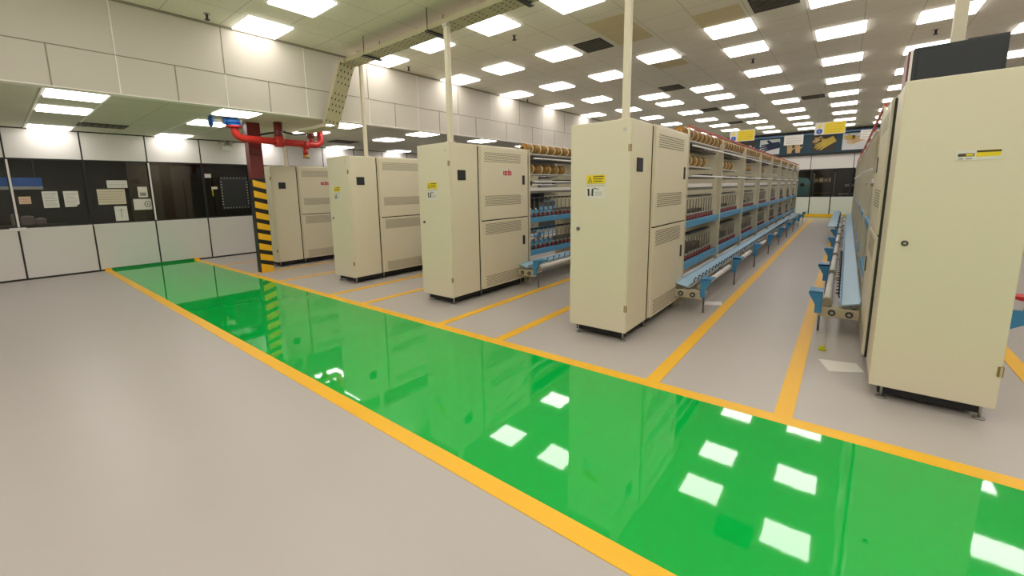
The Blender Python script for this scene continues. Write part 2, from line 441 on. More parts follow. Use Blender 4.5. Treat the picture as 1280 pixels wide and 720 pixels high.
def cabinet(cx, w, label, stickers='warning', emblem=False, loc_y=YC):
    h = w/2; H = 2.115; B = .105
    r = thing('control_cabinet', label, 'cabinet', (cx, loc_y, 0), group='control cabinets at the machine ends')
    MB().box((-h, .03, B), (h, .55, H), 'ivory', .008).build('front_housing', r)
    MB().box((-h-.006, .565, B+.005), (h+.006, 1.715, H+.005), 'ivory', .008).build('rear_housing', r)
    MB().box((-h-.014, .551, B+.012), (h-.02, .586, H-.02), 'seam_dark').box((h-.03, .553, B+.012), (h+.003, .563, H-.02), 'seam_dark').box((-h-.016, .60, 1.076), (h+.016, 1.70, 1.089), 'seam_dark').build('gap_shade_strip', r)  # dark strips draw the shade in the gaps between housings and doors
    MB().box((-h+.05, .06, .035), (h-.05, 1.70, B+.01), 'rubber').build('base_plinth', r)
    for x in (-h+.07, h-.05):
        for y in (.06, .62, 1.6):
            MB().cyl((x, y, 0), (x, y, .012), .028, 'steel').cyl((x, y, .012), (x, y, B+.008), .008, 'steel').build('levelling_foot', r)
    d = MB().box((-h-.004, 0, B-.005), (h-.002, .03, H), 'ivory', .007).build('front_door', r)
    MB().cyl((-h+.085, -.012, 1.10), (-h+.085, .002, 1.10), .017, 'black').cyl((-h+.085, -.018, 1.10), (-h+.085, -.012, 1.10), .009, 'steel').build('door_lock', d)
    for z in (.345, 1.855):
        MB().box((h-.022, -.007, z-.032), (h+.004, .012, z+.032), 'hinge_brown', .003).box((h-.012, -.011, z-.03), (h-.002, -.006, z+.03), 'ivory_edge').build('door_hinge', d)
    MB().box((h-.075, -.003, 2.005), (h-.045, 0, 2.035), 'zinc').build('number_plate', d)
    if stickers == 'warning':
        y0 = -h+.17; st = MB().box((y0, -.003, 1.545), (y0+.19, 0, 1.625), 'sticker_yellow')
        st.box((y0+.07, -.004, 1.605), (y0+.18, -.003, 1.614), 'ink').box((y0+.07, -.004, 1.584), (y0+.175, -.003, 1.592), 'ink').box((y0+.07, -.004, 1.562), (y0+.165, -.003, 1.57), 'ink')
        st.prism([(y0+.015, 1.555), (y0+.06, 1.555), (y0+.0375, 1.612)], 1, -.004, -.003, 'ink')
        st.prism([(y0+.022, 1.559), (y0+.053, 1.559), (y0+.0375, 1.602)], 1, -.0048, -.004, 'sticker_yellow')
        st.box((y0+.035, -.0055, 1.565), (y0+.04, -.0048, 1.59), 'ink')
        st.build('warning_sticker', d)['label'] = 'yellow warning sticker with a triangle'
        st = MB().box((y0, -.003, 1.40), (y0+.19, 0, 1.525), 'label_white')
        st.box((y0, -.004, 1.519), (y0+.19, -.003, 1.524), 'ink_soft')
        st.box((y0+.015, -.004, 1.425), (y0+.033, -.003, 1.475), 'ink_dark').sphere((y0+.022, -.0035, 1.485), .012, 'ink_dark', (1, .1, 1))
        st.box((y0+.055, -.004, 1.425), (y0+.073, -.003, 1.478), 'ink_dark').sphere((y0+.066, -.0035, 1.486), .011, 'ink_dark', (1, .1, 1))
        st.sphere((y0+.044, -.0035, 1.44), .006, 'emblem_red', (1, .1, 1))
        st.prism([(y0+.075, 1.497), (y0+.13, 1.486), (y0+.13, 1.492), (y0+.075, 1.506)], 1, -.004, -.003, 'ink')
        for z in (1.43, 1.445, 1.46): st.box((y0+.09, -.0036, z), (y0+.165, -.003, z+.004), 'ink_soft')
        st.build('instruction_sticker', d)['label'] = 'white sticker with two black pictograms'
    else:
        y0 = .16-h+.09; st = MB().box((y0, -.003, 1.612), (y0+.185, 0, 1.672), 'label_white')
        st.box((y0+.085, -.0036, 1.63), (y0+.18, -.003, 1.668), 'sticker_yellow').box((y0+.085, -.0042, 1.655), (y0+.18, -.0036, 1.666), 'ink')
        st.box((y0+.012, -.0036, 1.634), (y0+.078, -.003, 1.652), 'ink').box((y0+.045, -.0042, 1.638), (y0+.074, -.0036, 1.648), 'sticker_yellow')
        st.box((y0+.015, -.0036, 1.618), (y0+.035, -.003, 1.624), 'ink_soft').box((y0+.045, -.0036, 1.618), (y0+.07, -.003, 1.624), 'ink_soft')
        st.build('rating_sticker', d)['label'] = 'white and yellow rating sticker'
    for sg in (1, -1):
        X = sg*h
        if sg > 0:
            MB().box((h, .15, 1.645), (h+.008, .30, 1.775), 'black', .003).box((h+.008, .165, 1.665), (h+.0095, .285, 1.755), 'charcoal').build('display_panel', r)['label'] = 'small black display'
        for z0, z1 in ((B+.012, 1.075), (1.09, H-.012)):
            a, b = sorted((X+sg*.004, X+sg*.03))
            p = MB().box((a, .585, z0), (b, 1.705, z1), 'ivory', .007).build('side_door', r)
            fx = X+sg*.03
            if z0 > 1:
                grille(fx, .65, 1.52, 1.89, 2.03, sg, p); grille(fx, .65, 1.52, 1.285, 1.435, sg, p); hz = 1.58
            else:
                grille(fx, .65, 1.52, .88, 1.045, sg, p); grille(fx, .65, 1.52, .14, .30, sg, p); hz = .655
            a, b = sorted((fx, fx+sg*.006))
            MB().box((a, 1.555, hz), (b, 1.615, hz+.14), 'black', .002).build('door_handle', p)['label'] = 'recessed black pull'
            if emblem and sg > 0 and z0 > 1:
                e = MB().box((fx, 1.06, 1.705), (fx+.002, 1.29, 1.80), 'label_white')
                for q, (u0, u1) in enumerate(((1.075, 1.095), (1.105, 1.165), (1.18, 1.235), (1.245, 1.275))):
                    e.box((fx+.002, u0, 1.715), (fx+.0035, u1, 1.78), 'emblem_red')
                e.box((fx+.0035, 1.118, 1.742), (fx+.0042, 1.15, 1.75), 'label_white').box((fx+.0035, 1.195, 1.742), (fx+.0042, 1.22, 1.75), 'label_white')
                e.box((fx+.002, 1.195, 1.785), (fx+.0035, 1.225, 1.797), 'ink_dark')
                e.build('emblem_sticker', p)['label'] = 'small red and white maker sticker'
    return r
CAB = [(-9.30, .59, 'beige control cabinet farthest left, behind the black and yellow striped column', True),
       (-6.44, .62, 'beige control cabinet second from left, just right of the striped column', False),
       (-4.125, .59, 'beige control cabinet third from left, with red maker sticker on its side', True),
       (-1.81, .60, 'large beige control cabinet in the middle, fourth from left', False),
       (.515, .575, 'nearest beige control cabinet at right edge, topped by a black box', False)]
for k, (x, w, lb, em) in enumerate(CAB):
    cabinet(x, w, lb, 'warning' if k < 4 else 'rating', em)

# poles from cabinet tops up to the cable tray
ZT = 1.5+2.30*K
for x, y, z1, r_, lb in ((-9.2, 4.3, ZL, .03, 'pale conduit pole on top of the farthest left cabinet'), (-6.245, 4.30, ZC, .026, 'cream conduit pole rising from the second cabinet to the tray'),
                  (-3.895, 3.96, ZT, .030, 'cream conduit pole rising from the third cabinet to the tray'), (-1.61, 3.96, ZT, .029, 'cream conduit pole rising from the fourth cabinet'),
                  (.508, 4.66, ZC, .033, 'cream conduit pole behind the black box on the nearest cabinet')):
    p = thing('conduit_pole', lb, 'pole', (x, y, 2.121), group='conduit poles above the cabinets')
    MB().box((-r_, -r_, .0), (r_, r_, z1-2.121-.03), 'cream' if 0 else 'ivory', .004).build('pole_tube', p)
    MB().box((-r_-.015, -r_-.015, 0), (r_+.015, r_+.015, .012), 'ivory').build('base_flange', p)
    MB().box((-r_-.012, -r_-.012, z1-2.121-.03), (r_+.012, r_+.012, z1-2.121), 'zinc').build('top_bracket', p)
# black box standing on the nearest cabinet
bb = thing('electrical_box', 'black rectangular box standing on the nearest cabinet', 'box', (.48, 4.42, 2.121))
MB().box((-.21, -.16, 0), (.21, .16, .27), 'charcoal', .006).build('box_body', bb)
MB().box((-.225, -.15, 0), (-.212, .16, .265), 'white_plastic').box((-.235, -.14, 0), (-.225, .16, .26), 'maroon').build('side_plate', bb)['label'] = 'white and dark red edge plates'
MB().box((-.19, -.165, .02), (.19, -.16, .25), 'charcoal', .002).build('box_lid', bb)

# ------------------------------------------------------------------ twisting frames behind the cabinets
Y0, BAY, NB = 5.60, 1.905, 8
def pt(s, x): return s*x
def frame(cx, side, label, nspin, nhook, nbay=NB, red=True):
    r = thing('twisting_frame', label, 'textile machine', (cx, 0, 0), group='yarn twisting machines')
    Yend = Y0+BAY*nbay
    for k in range(nbay+1):
        y = Y0+BAY*k-.02 if k else Y0+.005
        p = MB().box((-.27, y, .0), (.27, y+.02, 2.05), 'ivory').build('partition_panel', r)
        for sg in (1, -1):
            MB().box((sg*.27-.0, y-.012, 0), (sg*.325, y+.02, 2.12), 'post_beige', .003).build('post', r)
    for sg in (1, -1):
        for z in (1.01, .475):
            a, b = sorted((sg*.25, sg*.308))
            MB().box((a, Y0+.04, z-.042), (b, Yend, z+.042), 'blue_paint', .006).build('shelf_rail', r)['label'] = 'light blue shelf edge'
    for z in (.985, .45):
        MB().box((-.26, Y0+.03, z-.02), (.26, Yend-.03, z+.005), 'charcoal').build('spindle_shelf', r)
    MB().box((-.06, Y0+.03, .50), (.06, Yend-.03, .62), 'vent_slat').box((-.06, Y0+.03, 1.04), (.06, Yend-.03, 1.15), 'vent_slat').build('drive_beam', r)
    s = side
    def B(x0, x1):
        a, b = sorted((s*x0, s*x1)); return a, b
    # top beams and winding rails
    a, b = B(.06, .26)
    MB().box((a, Y0+.03, 2.055), (b, Yend, 2.075), 'zinc').build('winding_rail', r)
    if red:
        a, b = B(.295, .315)
        t = MB().box((a, Y0+.03, 2.196), (b, Yend, 2.224), 'rail_red')
        for k in range(nbay+1): t.box((a, max(Y0+.03, Y0+BAY*k-.02), 2.11), (b, Y0+BAY*k+.05 if k == 0 else Y0+BAY*k, 2.196), 'rail_red' if s < 0 and k else 'ivory')
        t.build('top_rail', r)['label'] = 'thin red rail along the top'
    a, b = B(-.27, -.06)
    MB().box((a, Y0+.03, 2.055), (b, Yend, 2.075), 'zinc').build('winding_rail', r)
    MB().box((-.265, Y0+.03, 2.035), (.265, Yend, 2.045), 'rod_grey').build('added_shade_panel', r)  # panel added to block the ceiling light and darken the bays
    for z, x in ((1.99, .335), (1.622, .345)):
        MB().cyl((s*x, Y0+.12, z), (s*x, Yend-.1, z), .012, 'white_plastic', 8).build('guide_rod', r)['label'] = 'long white guide rod'
    for k in range(nbay):
        y = Y0+BAY*k
        a, b = B(.05, .27)
        MB().box((a, y+.06, 1.735), (b, y+1.45, 1.755), 'zinc').build('winding_rail', r)
        a, b = B(.03, .05)
        MB().box((a, y+.06, 1.91), (b, y+1.40, 1.922), 'rail_red').box((a, y+.06, 1.755), (b, y+.08, 1.91), 'ivory').box((a, y+1.38, 1.755), (b, y+1.40, 1.91), 'ivory').build('bay_rail', r)['label'] = 'thin red rail'
        a, b = B(.10, .30)
        t = MB().box((a, y+.05, 1.48), (b, y+1.36, 1.53), 'white_plastic', .004)
        t.box((a, y+.05, 1.445), (b, y+1.42, 1.478), 'vent_slat'); t.build('guide_tray', r)['label'] = 'white-topped tray'
        a, b = B(.10, .28)
        t = MB().box((a, y+.08, 1.57), (b, y+.14, 1.64), 'black').box((a, y+.06, 1.60), (b, y+1.6, 1.615), 'charcoal')
        for q in range(3): t.box((a, y+1.05+q*.17, 1.615), (b, y+1.13+q*.17, 1.66), 'charcoal')
        t.build('traverse_unit', r)
        t = MB().box((a, y+.06, 1.955), (b, y+1.6, 1.97), 'charcoal')
        for q in range(3): t.box((a, y+.9+q*.2, 1.97), (b, y+1.0+q*.2, 2.01), 'vent_slat')
        t.build('traverse_unit', r)
        MB().cyl((s*.275, y+.06, .34), (s*.275, y+BAY-.08, .34), .022, 'white_plastic', 10).build('foot_bar', r)['label'] = 'white foot bar'
        a, b = B(.13, .19)
        t = MB()
        for zb in (1.345, .83):
            t.box((a, y+.03, zb), (b, y+BAY-.05, zb+.028), 'charcoal')
            for q in range(12): t.cyl((s*.19, y+.15+q*.145, zb+.014), (s*.235, y+.15+q*.145, zb+.01), .005, 'steel', 6)
        t.build('yarn_guide_bar', r)['label'] = 'dark bar of small wire guides'
        t = MB().box((-.05, y+.5, 1.15), (.05, y+.72, 1.44), 'charcoal'); t.build('bracket_arm', r)
    # spindles: individual ones in the near bays, the distant rest as one part
    n = 0; me = None; rest = MB(); nr = 0
    def spin(m, x, y, z):
        m.cyl((x, y, z), (x, y, z+.028), .045, 'charcoal', 10).cyl((x, y, z+.028), (x, y, z+.12), .036, 'spindle_red', 10, r2=.028).cyl((x, y, z+.12), (x, y, z+.14), .032, 'steel', 10)
        m.cyl((x, y, z+.14), (x, y, z+.33), .007, 'rod_grey', 6)
    for k in range(nbay):
        for z in (.99, .455):
            for q in range(12):
                y = Y0+BAY*k+.15+q*.145
                if n < nspin:
                    if me is None:
                        m = MB(); spin(m, 0, 0, 0); o = me = m.build('spindle', r, (s*.22, y, z))
                    else:
                        o = me.copy(); COL.objects.link(o); o.parent = r; o.location = (s*.22, y, z)
                    n += 1
                elif nspin == 96:
                    spin(rest, s*.22, y, z); nr += 1
    if nr: rest.build('spindle', r)['kind'] = 'stuff'
    else: rest.bm.free()
    # trough, rollers and brackets along the foot of the frame
    yt0, yt1 = 5.30, Yend
    g = MB(); pr = [(s*.335, .36), (s*.335, .345), (s*.46, .315), (s*.475, .345), (s*.485, .345), (s*.468, .30), (s*.33, .335), (s*.325, .36)]
    g.prism(pr, 1, yt0+.02, yt1, 'pale_blue'); g.build('trough', r)['label'] = 'pale blue trough'
    e = MB(); a, b = B(.33, .63)
    e.box((a, yt0-.02, .185), (b, yt0+.01, .275), 'ivory_edge', .004)
    for x in (.40, .53): e.cyl((s*x, yt0-.03, .23), (s*x, yt0-.02, .23), .03, 'vent_dark').cyl((s*x, yt0-.034, .23), (s*x, yt0-.03, .23), .015, 'steel')
    e.build('end_plate', r)
    MB().cyl((s*.40, yt0+.01, .245), (s*.40, yt1, .245), .022, 'white_plastic', 10).build('inner_roller', r)
    nbk = int((yt1-5.3)/1.83)+1
    for k in range(nbk):
        y = 5.27+1.83*k
        a, b = .62, .72
        m = MB()
        prf = [(s*.61, .43), (s*.72, .43), (s*.72, .405), (s*.665, .30), (s*.665, .215), (s*.62, .215)]
        m.prism(prf, 1, y-.012, y+.012, 'bracket_blue'); m.box((min(s*.61, s*.72), y-.012, .415), (max(s*.61, s*.72), y+.22, .43), 'bracket_blue')
        m.prism([(y, .42), (y+.2, .42), (y+.06, .22), (y, .22)], 0, min(s*.61, s*.622), max(s*.61, s*.622), 'bracket_blue')
        m.build('bracket', r)['label'] = 'blue hooked bracket'
        MB().cyl((s*.625, y+.12, 0), (s*.625, y+.12, .25), .009, 'vent_slat', 8).build('support_leg', r)
        a, b = B(.34, .64)
        MB().box((a, y+.06, .235), (b, y+.2, .26), 'ivory_edge', .004).build('cross_plate', r)
        if y+1.75 < yt1:
            MB().cyl((s*.575, y+.22, .30), (s*.575, y+1.80, .30), .032, 'white_plastic', 12).cyl((s*.575, y+.16, .30), (s*.575, y+.22, .30), .04, 'ivory_edge', 12).build('outer_roller', r)['label'] = 'white roller tube'
    for k in range(nhook):
        y = 5.5+k*.185
        MB().cyl((s*.48, y, .33), (s*.497, y, .395), .006, 'ink_dark', 6).cyl((s*.497, y, .395), (s*.515, y, .385), .006, 'ink_dark', 6).build('guide_hook', r)
    return r
F4 = frame(-1.81, 1, 'long twisting machine frame with open bays behind the middle cabinet', 96, 60, red=True)
F5 = frame(.515, -1, 'long twisting machine frame behind the nearest cabinet at right', 96, 20)
F3 = frame(-4.125, 1, 'twisting machine frame between the third and middle cabinets', 48, 16, red=False)
F2 = frame(-6.44, 1, 'twisting machine frame mostly hidden behind the second cabinet', 0, 0, red=False)
F1 = frame(-9.30, 1, 'twisting machine frame hidden behind the farthest left cabinet', 0, 0, red=False)
# raised blue cover sheet on the far part of the nearest machine's trough
MB().box((-.80, 13.2, .435), (-.63, 20.5, .45), 'pale_blue').box((-.66, 13.2, .44), (-.64, 20.5, .455), 'pale_blue').build('cover_sheet', F5)['label'] = 'pale blue cover sheet'

# gold bobbins resting on the winding rails
def bobbin_proto():
    m = MB()
    m.cyl((0, -.085, 0), (0, .055, 0), .074, 'copper_yarn', 14)
    m.cyl((0, .055, 0), (0, .085, 0), .079, 'cream', 14).cyl((0, -.10, 0), (0, -.085, 0), .05, 'brass', 14).cyl((0, -.115, 0), (0, -.10, 0), .022, 'vent_dark', 8)
    return m.build('yarn_bobbin')
bp = bobbin_proto(); used = [False]
def put_bobbin(x, y, z, label, group):
    if not used[0]: o = bp; used[0] = True
    else: o = bp.copy(); COL.objects.link(o)
    o.location = (x, y, z); tag(o, label, 'bobbin', group)
for cx_, sd, nbay, nm, lower in ((-1.81, 1, 8, 'middle', True), (-4.125, 1, 3, 'third', True), (-6.44, 1, 1, 'second', False), (.515, -1, 8, 'nearest', False)):
    for k in range(nbay):
        for q in range(8):
            put_bobbin(cx_+sd*.185, Y0+BAY*k+.13+q*.228, 2.155, 'gold yarn bobbin, %s on top rail of bay %s behind %s cabinet' % (ORD[q], ORD[k], nm), 'yarn bobbins on the top rails')
        if lower:
            for q in range(5):
                put_bobbin(cx_+sd*.15, Y0+BAY*k+.2+q*.26, 1.835, 'gold yarn bobbin, %s on lower rail of bay %s behind %s cabinet' % (ORD[q], ORD[k], nm), 'yarn bobbins on the lower rails')
# blue packages standing in the first bay of the third machine
bl = MB(); bl.cyl((0, 0, 0), (0, 0, .015), .06, 'white_plastic', 12).cyl((0, 0, .015), (0, 0, .17), .062, 'yarn_blue', 14, r2=.05).cyl((0, 0, .17), (0, 0, .20), .02, 'white_plastic', 10)
pk = bl.build('yarn_package'); n = 0
for z, nm in ((.99, 'upper'), (.455, 'lower')):
    for q in range(6):
        o = pk if n == 0 else pk.copy()
        if n: COL.objects.link(o)
        o.location = (-4.125+.095, Y0+.2+q*.16, z); n += 1
        tag(o, 'light blue yarn package, %s on the %s blue shelf behind third cabinet' % (ORD[q], nm), 'yarn package', 'blue yarn packages')

# ------------------------------------------------------------------ column, pipe, tray
col = thing('steel_column', 'dark red steel column wrapped in black and yellow hazard stripes', 'column', (-8.74, 3.48, 0))
MB().box((-.08, -.12, 0), (.08, -.105, ZL), 'maroon').box((-.08, .105, 0), (.08, .12, ZL), 'maroon').box((.06, -.105, 0), (.075, .105, ZL), 'maroon').box((-.08, -.105, 0), (-.06, .105, ZL), 'maroon').build('column_shaft', col)
hz = MB().box((.08, -.122, 0), (.086, .122, 1.84), 'black').box((-.08, -.126, 0), (.086, -.12, 1.84), 'black')
k = 0; z = 0.0
while z < 1.78:
    hi = min(z+.115, 1.83)
    hz.prism([(-.118, z+.06 if z > 0 else 0), (.12, z), (.12, hi), (-.118, min(hi+.07, 1.84))], 0, .086, .088, 'yellow_paint'); z += .204
hz.build('hazard_wrap', col)['label'] = 'black and yellow hazard striped wrap'
MB().box((-.084, -.123, 1.84), (-.078, .123, ZL), 'black').build('edge_strip', col)
MB().box((.08, -.10, 2.30), (.11, .05, 2.42), 'maroon', .004).build('junction_plate', col)

pp = thing('sprinkler_pipe', 'red fire sprinkler pipe crossing in front of the red column', 'pipe', (-8.38, 0, 0))
R_ = .075
def arc(c, r, a0, a1, n=6): return [(0, c[0]+r*math.cos(a0+(a1-a0)*t/n), c[1]+r*math.sin(a0+(a1-a0)*t/n)) for t in range(n+1)]
pts = [(0, 3.04, 2.73)] + arc((3.20, 2.70), .16, PI, 1.5*PI) + [(0, 4.52, 2.515)] + arc((4.55, 2.64), .125, 1.5*PI, 2*PI) + [(0, 4.675, ZL+.004)]
MB().tube(pts, R_*.88, 'pipe_red').build('pipe_run', pp)
MB().cyl((0, 3.82, 2.52), (0, 3.82, ZL+.004), .078, 'maroon').cyl((0, 3.82, 2.52), (0, 3.82, 2.62), .09, 'pipe_red').build('riser', pp)['label'] = 'dark red riser to the ceiling'
MB().cyl((0, 4.33, 2.30), (0, 4.33, 2.48), .045, 'pipe_red').cyl((0, 4.33, 2.24), (0, 4.33, 2.30), .055, 'brass').cyl((.0, 4.33, 2.25), (.08, 4.36, 2.24), .02, 'steel').build('drain_branch', pp)
MB().cyl((0, 3.04, 2.72), (0, 3.04, 2.75), .13, 'pipe_red').build('flange', pp)
MB().cyl((0, 4.28, 2.50), (0, 4.40, 2.50), .085, 'pipe_red').cyl((0, 3.74, 2.515), (0, 3.90, 2.515), .085, 'pipe_red').build('coupling', pp)
MB().cyl((.0, 4.47, 2.56), (0, 4.47, 2.66), .03, 'pipe_red').cyl((0, 4.42, 2.69), (0, 4.52, 2.69), .06, 'maroon').build('gauge', pp)
vv = thing('valve', 'blue valve with handwheel above the left end of the red pipe', 'valve', (-8.38, 3.04, 2.75))
MB().cyl((0, 0, .0), (0, 0, .02), .13, 'valve_blue').sphere((0, -.02, .07), .12, 'valve_blue', (.9, 1.25, .5)).cyl((0, .09, .075), (0, .12, .075), .06, 'zinc').cyl((0, -.17, .075), (0, -.13, .075), .062, 'valve_blue').build('valve_body', vv)
MB().cyl((0, -.16, .07), (0, -.36, .07), .03, 'zinc').build('stem', vv)
w = MB()
ring = [(.085*math.cos(a), -.36, .05+.085*math.sin(a)) for a in [2*PI*j/16 for j in range(17)]]
w.tube(ring, .017, 'valve_blue', 8).cyl((-.08, -.36, .05), (.08, -.36, .05), .012, 'valve_blue', 6).cyl((0, -.36, -.03), (0, -.36, .13), .012, 'valve_blue', 6).cyl((0, -.38, .05), (0, -.34, .05), .03, 'valve_blue', 8); w.build('handwheel', vv)

# perforated cable tray: level run, sloping drop, then under the low ceiling
ct = thing('cable_tray', 'perforated beige cable tray hung from the ceiling and dropping by the bulkhead', 'cable tray', (0, 0, 0))
TW = .27
def strip(p0, p1, n_holes, name, up):
    # p0,p1: centreline ends; tray channel of width TW in y, walls on the 'up' side, with dark round holes
    p0 = Vector(p0); p1 = Vector(p1); d = (p1-p0); L_ = d.length; t = d.normalized(); u = Vector(up); u = (u-t*u.dot(t)).normalized(); w_ = t.cross(u)
    M = Matrix((( t.x, w_.x, u.x, p0.x), (t.y, w_.y, u.y, p0.y), (t.z, w_.z, u.z, p0.z), (0, 0, 0, 1)))
    m = MB()
    m.box((0, -TW/2, 0), (L_, TW/2, .004), 'tray_metal').box((0, -TW/2, .004), (L_, -TW/2+.004, .06), 'tray_metal').box((0, TW/2-.004, .004), (L_, TW/2, .06), 'tray_metal')
    nx = int(L_/.085)
    for i in range(nx):
        for j in range(4):
            if i % 5 == 4: continue
            xx = (i+.5)*L_/nx; yy = -TW/2+(j+.5)*TW/4+(.018 if i % 2 else -.018)
            vs = [m.bm.verts.new((xx+.02*math.cos(a), yy+.011*math.sin(a), -.0015)) for a in [2*PI*q/6 for q in range(6)]]
            f = m.bm.faces.new(vs[::-1]); f.material_index = m.mi('ink_dark')
    bmesh.ops.transform(m.bm, matrix=M, verts=m.bm.verts[:])
    return m.build(name, ct)
def q3(x, y, z): return (x*K, y*K, 1.5+(z-1.5)*K)
strip((2.2, 4.08, ZT), q3(-6.96, 4.59, 3.80), 0, 'tray_run', (0, 0, 1))
strip(q3(-6.97, 4.53, 3.81), q3(-7.36, 4.36, 2.78), 0, 'tray_drop', (-1, -.1, 0))
e0, e1 = q3(-8.4, 4.22, 2.74), q3(-7.34, 4.50, 2.746)
MB().box(e0, (e1[0], e1[1], e0[2]+.005), 'tray_metal').box((e0[0], e0[1], e0[2]+.005), (e1[0], e0[1]+.005, e0[2]+.05), 'tray_metal').box((e0[0], e1[1]-.005, e0[2]+.005), (e1[0], e1[1], e0[2]+.05), 'tray_metal').build('tray_end', ct)
MB().box(q3(-7.02, 4.40, 3.785), q3(-6.90, 4.70, 3.86), 'tray_metal', .01).build('elbow', ct)
for x in (-6.33, -4.76, -3.2, -1.6, 0):
    x *= K
    g = MB().box((x-.03, 3.91, ZT-.022), (x+.03, 4.24, ZT-.003), 'charcoal')
    for y in (3.93, 4.22): g.cyl((x, y, ZT-.02), (x, y, ZC), .006, 'ink_dark', 6)
    g.build('hanger', ct)['label'] = 'dark hanger rods and crossbar'
cb = thing('power_cable', 'black cable sagging under the low ceiling behind the red pipe', 'cable', (-8.9, 3.9, 2.6))
MB().tube([(-.2, -.25, .10), (-.1, 0, .16), (0, .25, .20), (0, .5, .16), (.0, .75, .20), (0, .95, .294)], .018, 'black', 8).build('cable_run', cb)

# small fixture high on the left wall
fx = thing('emergency_lamp', 'small pale fixture high on the left wall beside the column', 'lamp', (-11.9, 4.08, 2.72))
MB().box((0, -.09, -.08), (.09, .09, .06), 'white_plastic', .01).build('lamp_body', fx)
for y in (-.07, .07): MB().cyl((.05, y, .06), (.10, y*1.3, .14), .05, 'zinc', 12, r2=.065).build('lamp_head', fx)

# ------------------------------------------------------------------ papers and bits on the left glass
def sheet(name, y0, y1, z0, z1, m, label, cat='paper', lines=0, extra=None, group='notices on the left windows'):
    s = MB()
    if extra == 'cut': s.prism([(y0, z0), (y1-.06, z0), (y1, z0+.06), (y1, z1), (y0, z1)], 0, GX, GX+.002, m)
    else: s.box((GX, y0, z0), (GX+.002, y1, z1), m)
    for k in range(lines):
        z = z1-(k+1)*(z1-z0)/(lines+1)
        s.box((GX+.002, y0+.02, z-.004), (GX+.0026, y1-.02-(.03 if k % 3 == 2 else 0), z+.003), 'ink_soft')
    if extra == 'gear':
        cy, cz = y1-.075, (z0+z1)/2
        s.tube([(GX+.003, cy+.05*math.cos(a), cz+.06*math.sin(a)) for a in [2*PI*j/14 for j in range(15)]], .006, 'ink_dark', 6).sphere((GX+.003, cy, cz), .014, 'ink_dark', (.2, 1, 1))
    if extra == 'photo': s.box((GX+.002, y0+.03, z0+.03), (GX+.0028, y1-.03, z0+.10), 'ink_soft')
    if extra == 'arrow': s.box((GX+.002, (y0+y1)/2-.006, z0+.06), (GX+.0028, (y0+y1)/2+.006, z1-.05), 'ink_soft').box((GX+.002, (y0+y1)/2-.05, z1-.09), (GX+.0028, (y0+y1)/2+.05, z1-.08), 'ink_soft')
    o = s.build(name); tag(o, label, cat, group)
sheet('notice_sheet', .71, .93, 1.375, 1.695, 'paper', 'white notice sheet, left one of the pair on the second window', lines=8)
sheet('notice_sheet', 1.01, 1.23, 1.38, 1.695, 'paper', 'white notice sheet with a cut corner beside another sheet', lines=7, extra='cut')
sheet('notice_sheet', 1.70, 2.04, 1.75, 1.91, 'paper', 'wide white notice above the large tan notice', lines=3)
sheet('notice_sheet', 1.52, 1.98, 1.405, 1.725, 'paper_warm', 'largest tan printed notice on the window', lines=5)
sheet('notice_sheet', 1.76, 1.975, 1.045, 1.36, 'paper', 'portrait white sheet hanging below the large tan notice', extra='arrow', lines=0)
sheet('notice_sheet', 2.205, 2.375, 1.54, 1.77, 'paper', 'small white notice with a dark picture near the white mullion', lines=1, extra='photo')
sheet('notice_sheet', 2.10, 2.42, 1.265, 1.505, 'paper', 'white notice with a gear-like ring drawn on it', extra='gear')
sheet('notice_sheet', .39, .55, 1.46, 1.60, 'peach', 'small peach striped note on the leftmost window', lines=2)
sheet('notice_sheet', 3.54, 3.68, 1.98, 2.075, 'paper', 'small blank white tag in corner of the fourth window')
sheet('notice_sheet', 3.66, 3.79, 1.70, 1.76, 'paper_warm', 'small beige tag above the yellow handle on dark glass')
hn = thing('door_handle', 'short yellow handle on the dark glass by the hatch', 'handle', (GX, 3.67, 1.60))
MB().cyl((.02, 0, -.07), (.02, 0, .07), .010, 'sticker_yellow', 8).cyl((0, 0, .055), (.02, 0, .055), .008, 'sticker_yellow', 8).cyl((0, 0, -.055), (.02, 0, -.055), .008, 'sticker_yellow', 8).build('grip', hn)
MB().box((0, -.02, .075), (.004, .02, .10), 'steel').build('lock_plate', hn)
ht = thing('hatch_panel', 'dark square hatch with a dotted bolted border in the window', 'hatch', (GX, 4.18, 1.6))
MB().box((0, -.33, -.40), (.012, .33, .40), 'hatch_grey', .004).build('panel', ht)
g = MB()
for i in range(9):
    for z in (-.37, .37): g.cyl((.012, -.28+i*.07, z), (.018, -.28+i*.07, z), .014, 'steel', 8)
for i in range(9):
    for y in (-.30, .30): g.cyl((.012, y, -.28+i*.07), (.018, y, -.28+i*.07), .014, 'zinc', 8)
g.build('bolts', ht)['kind'] = 'stuff'
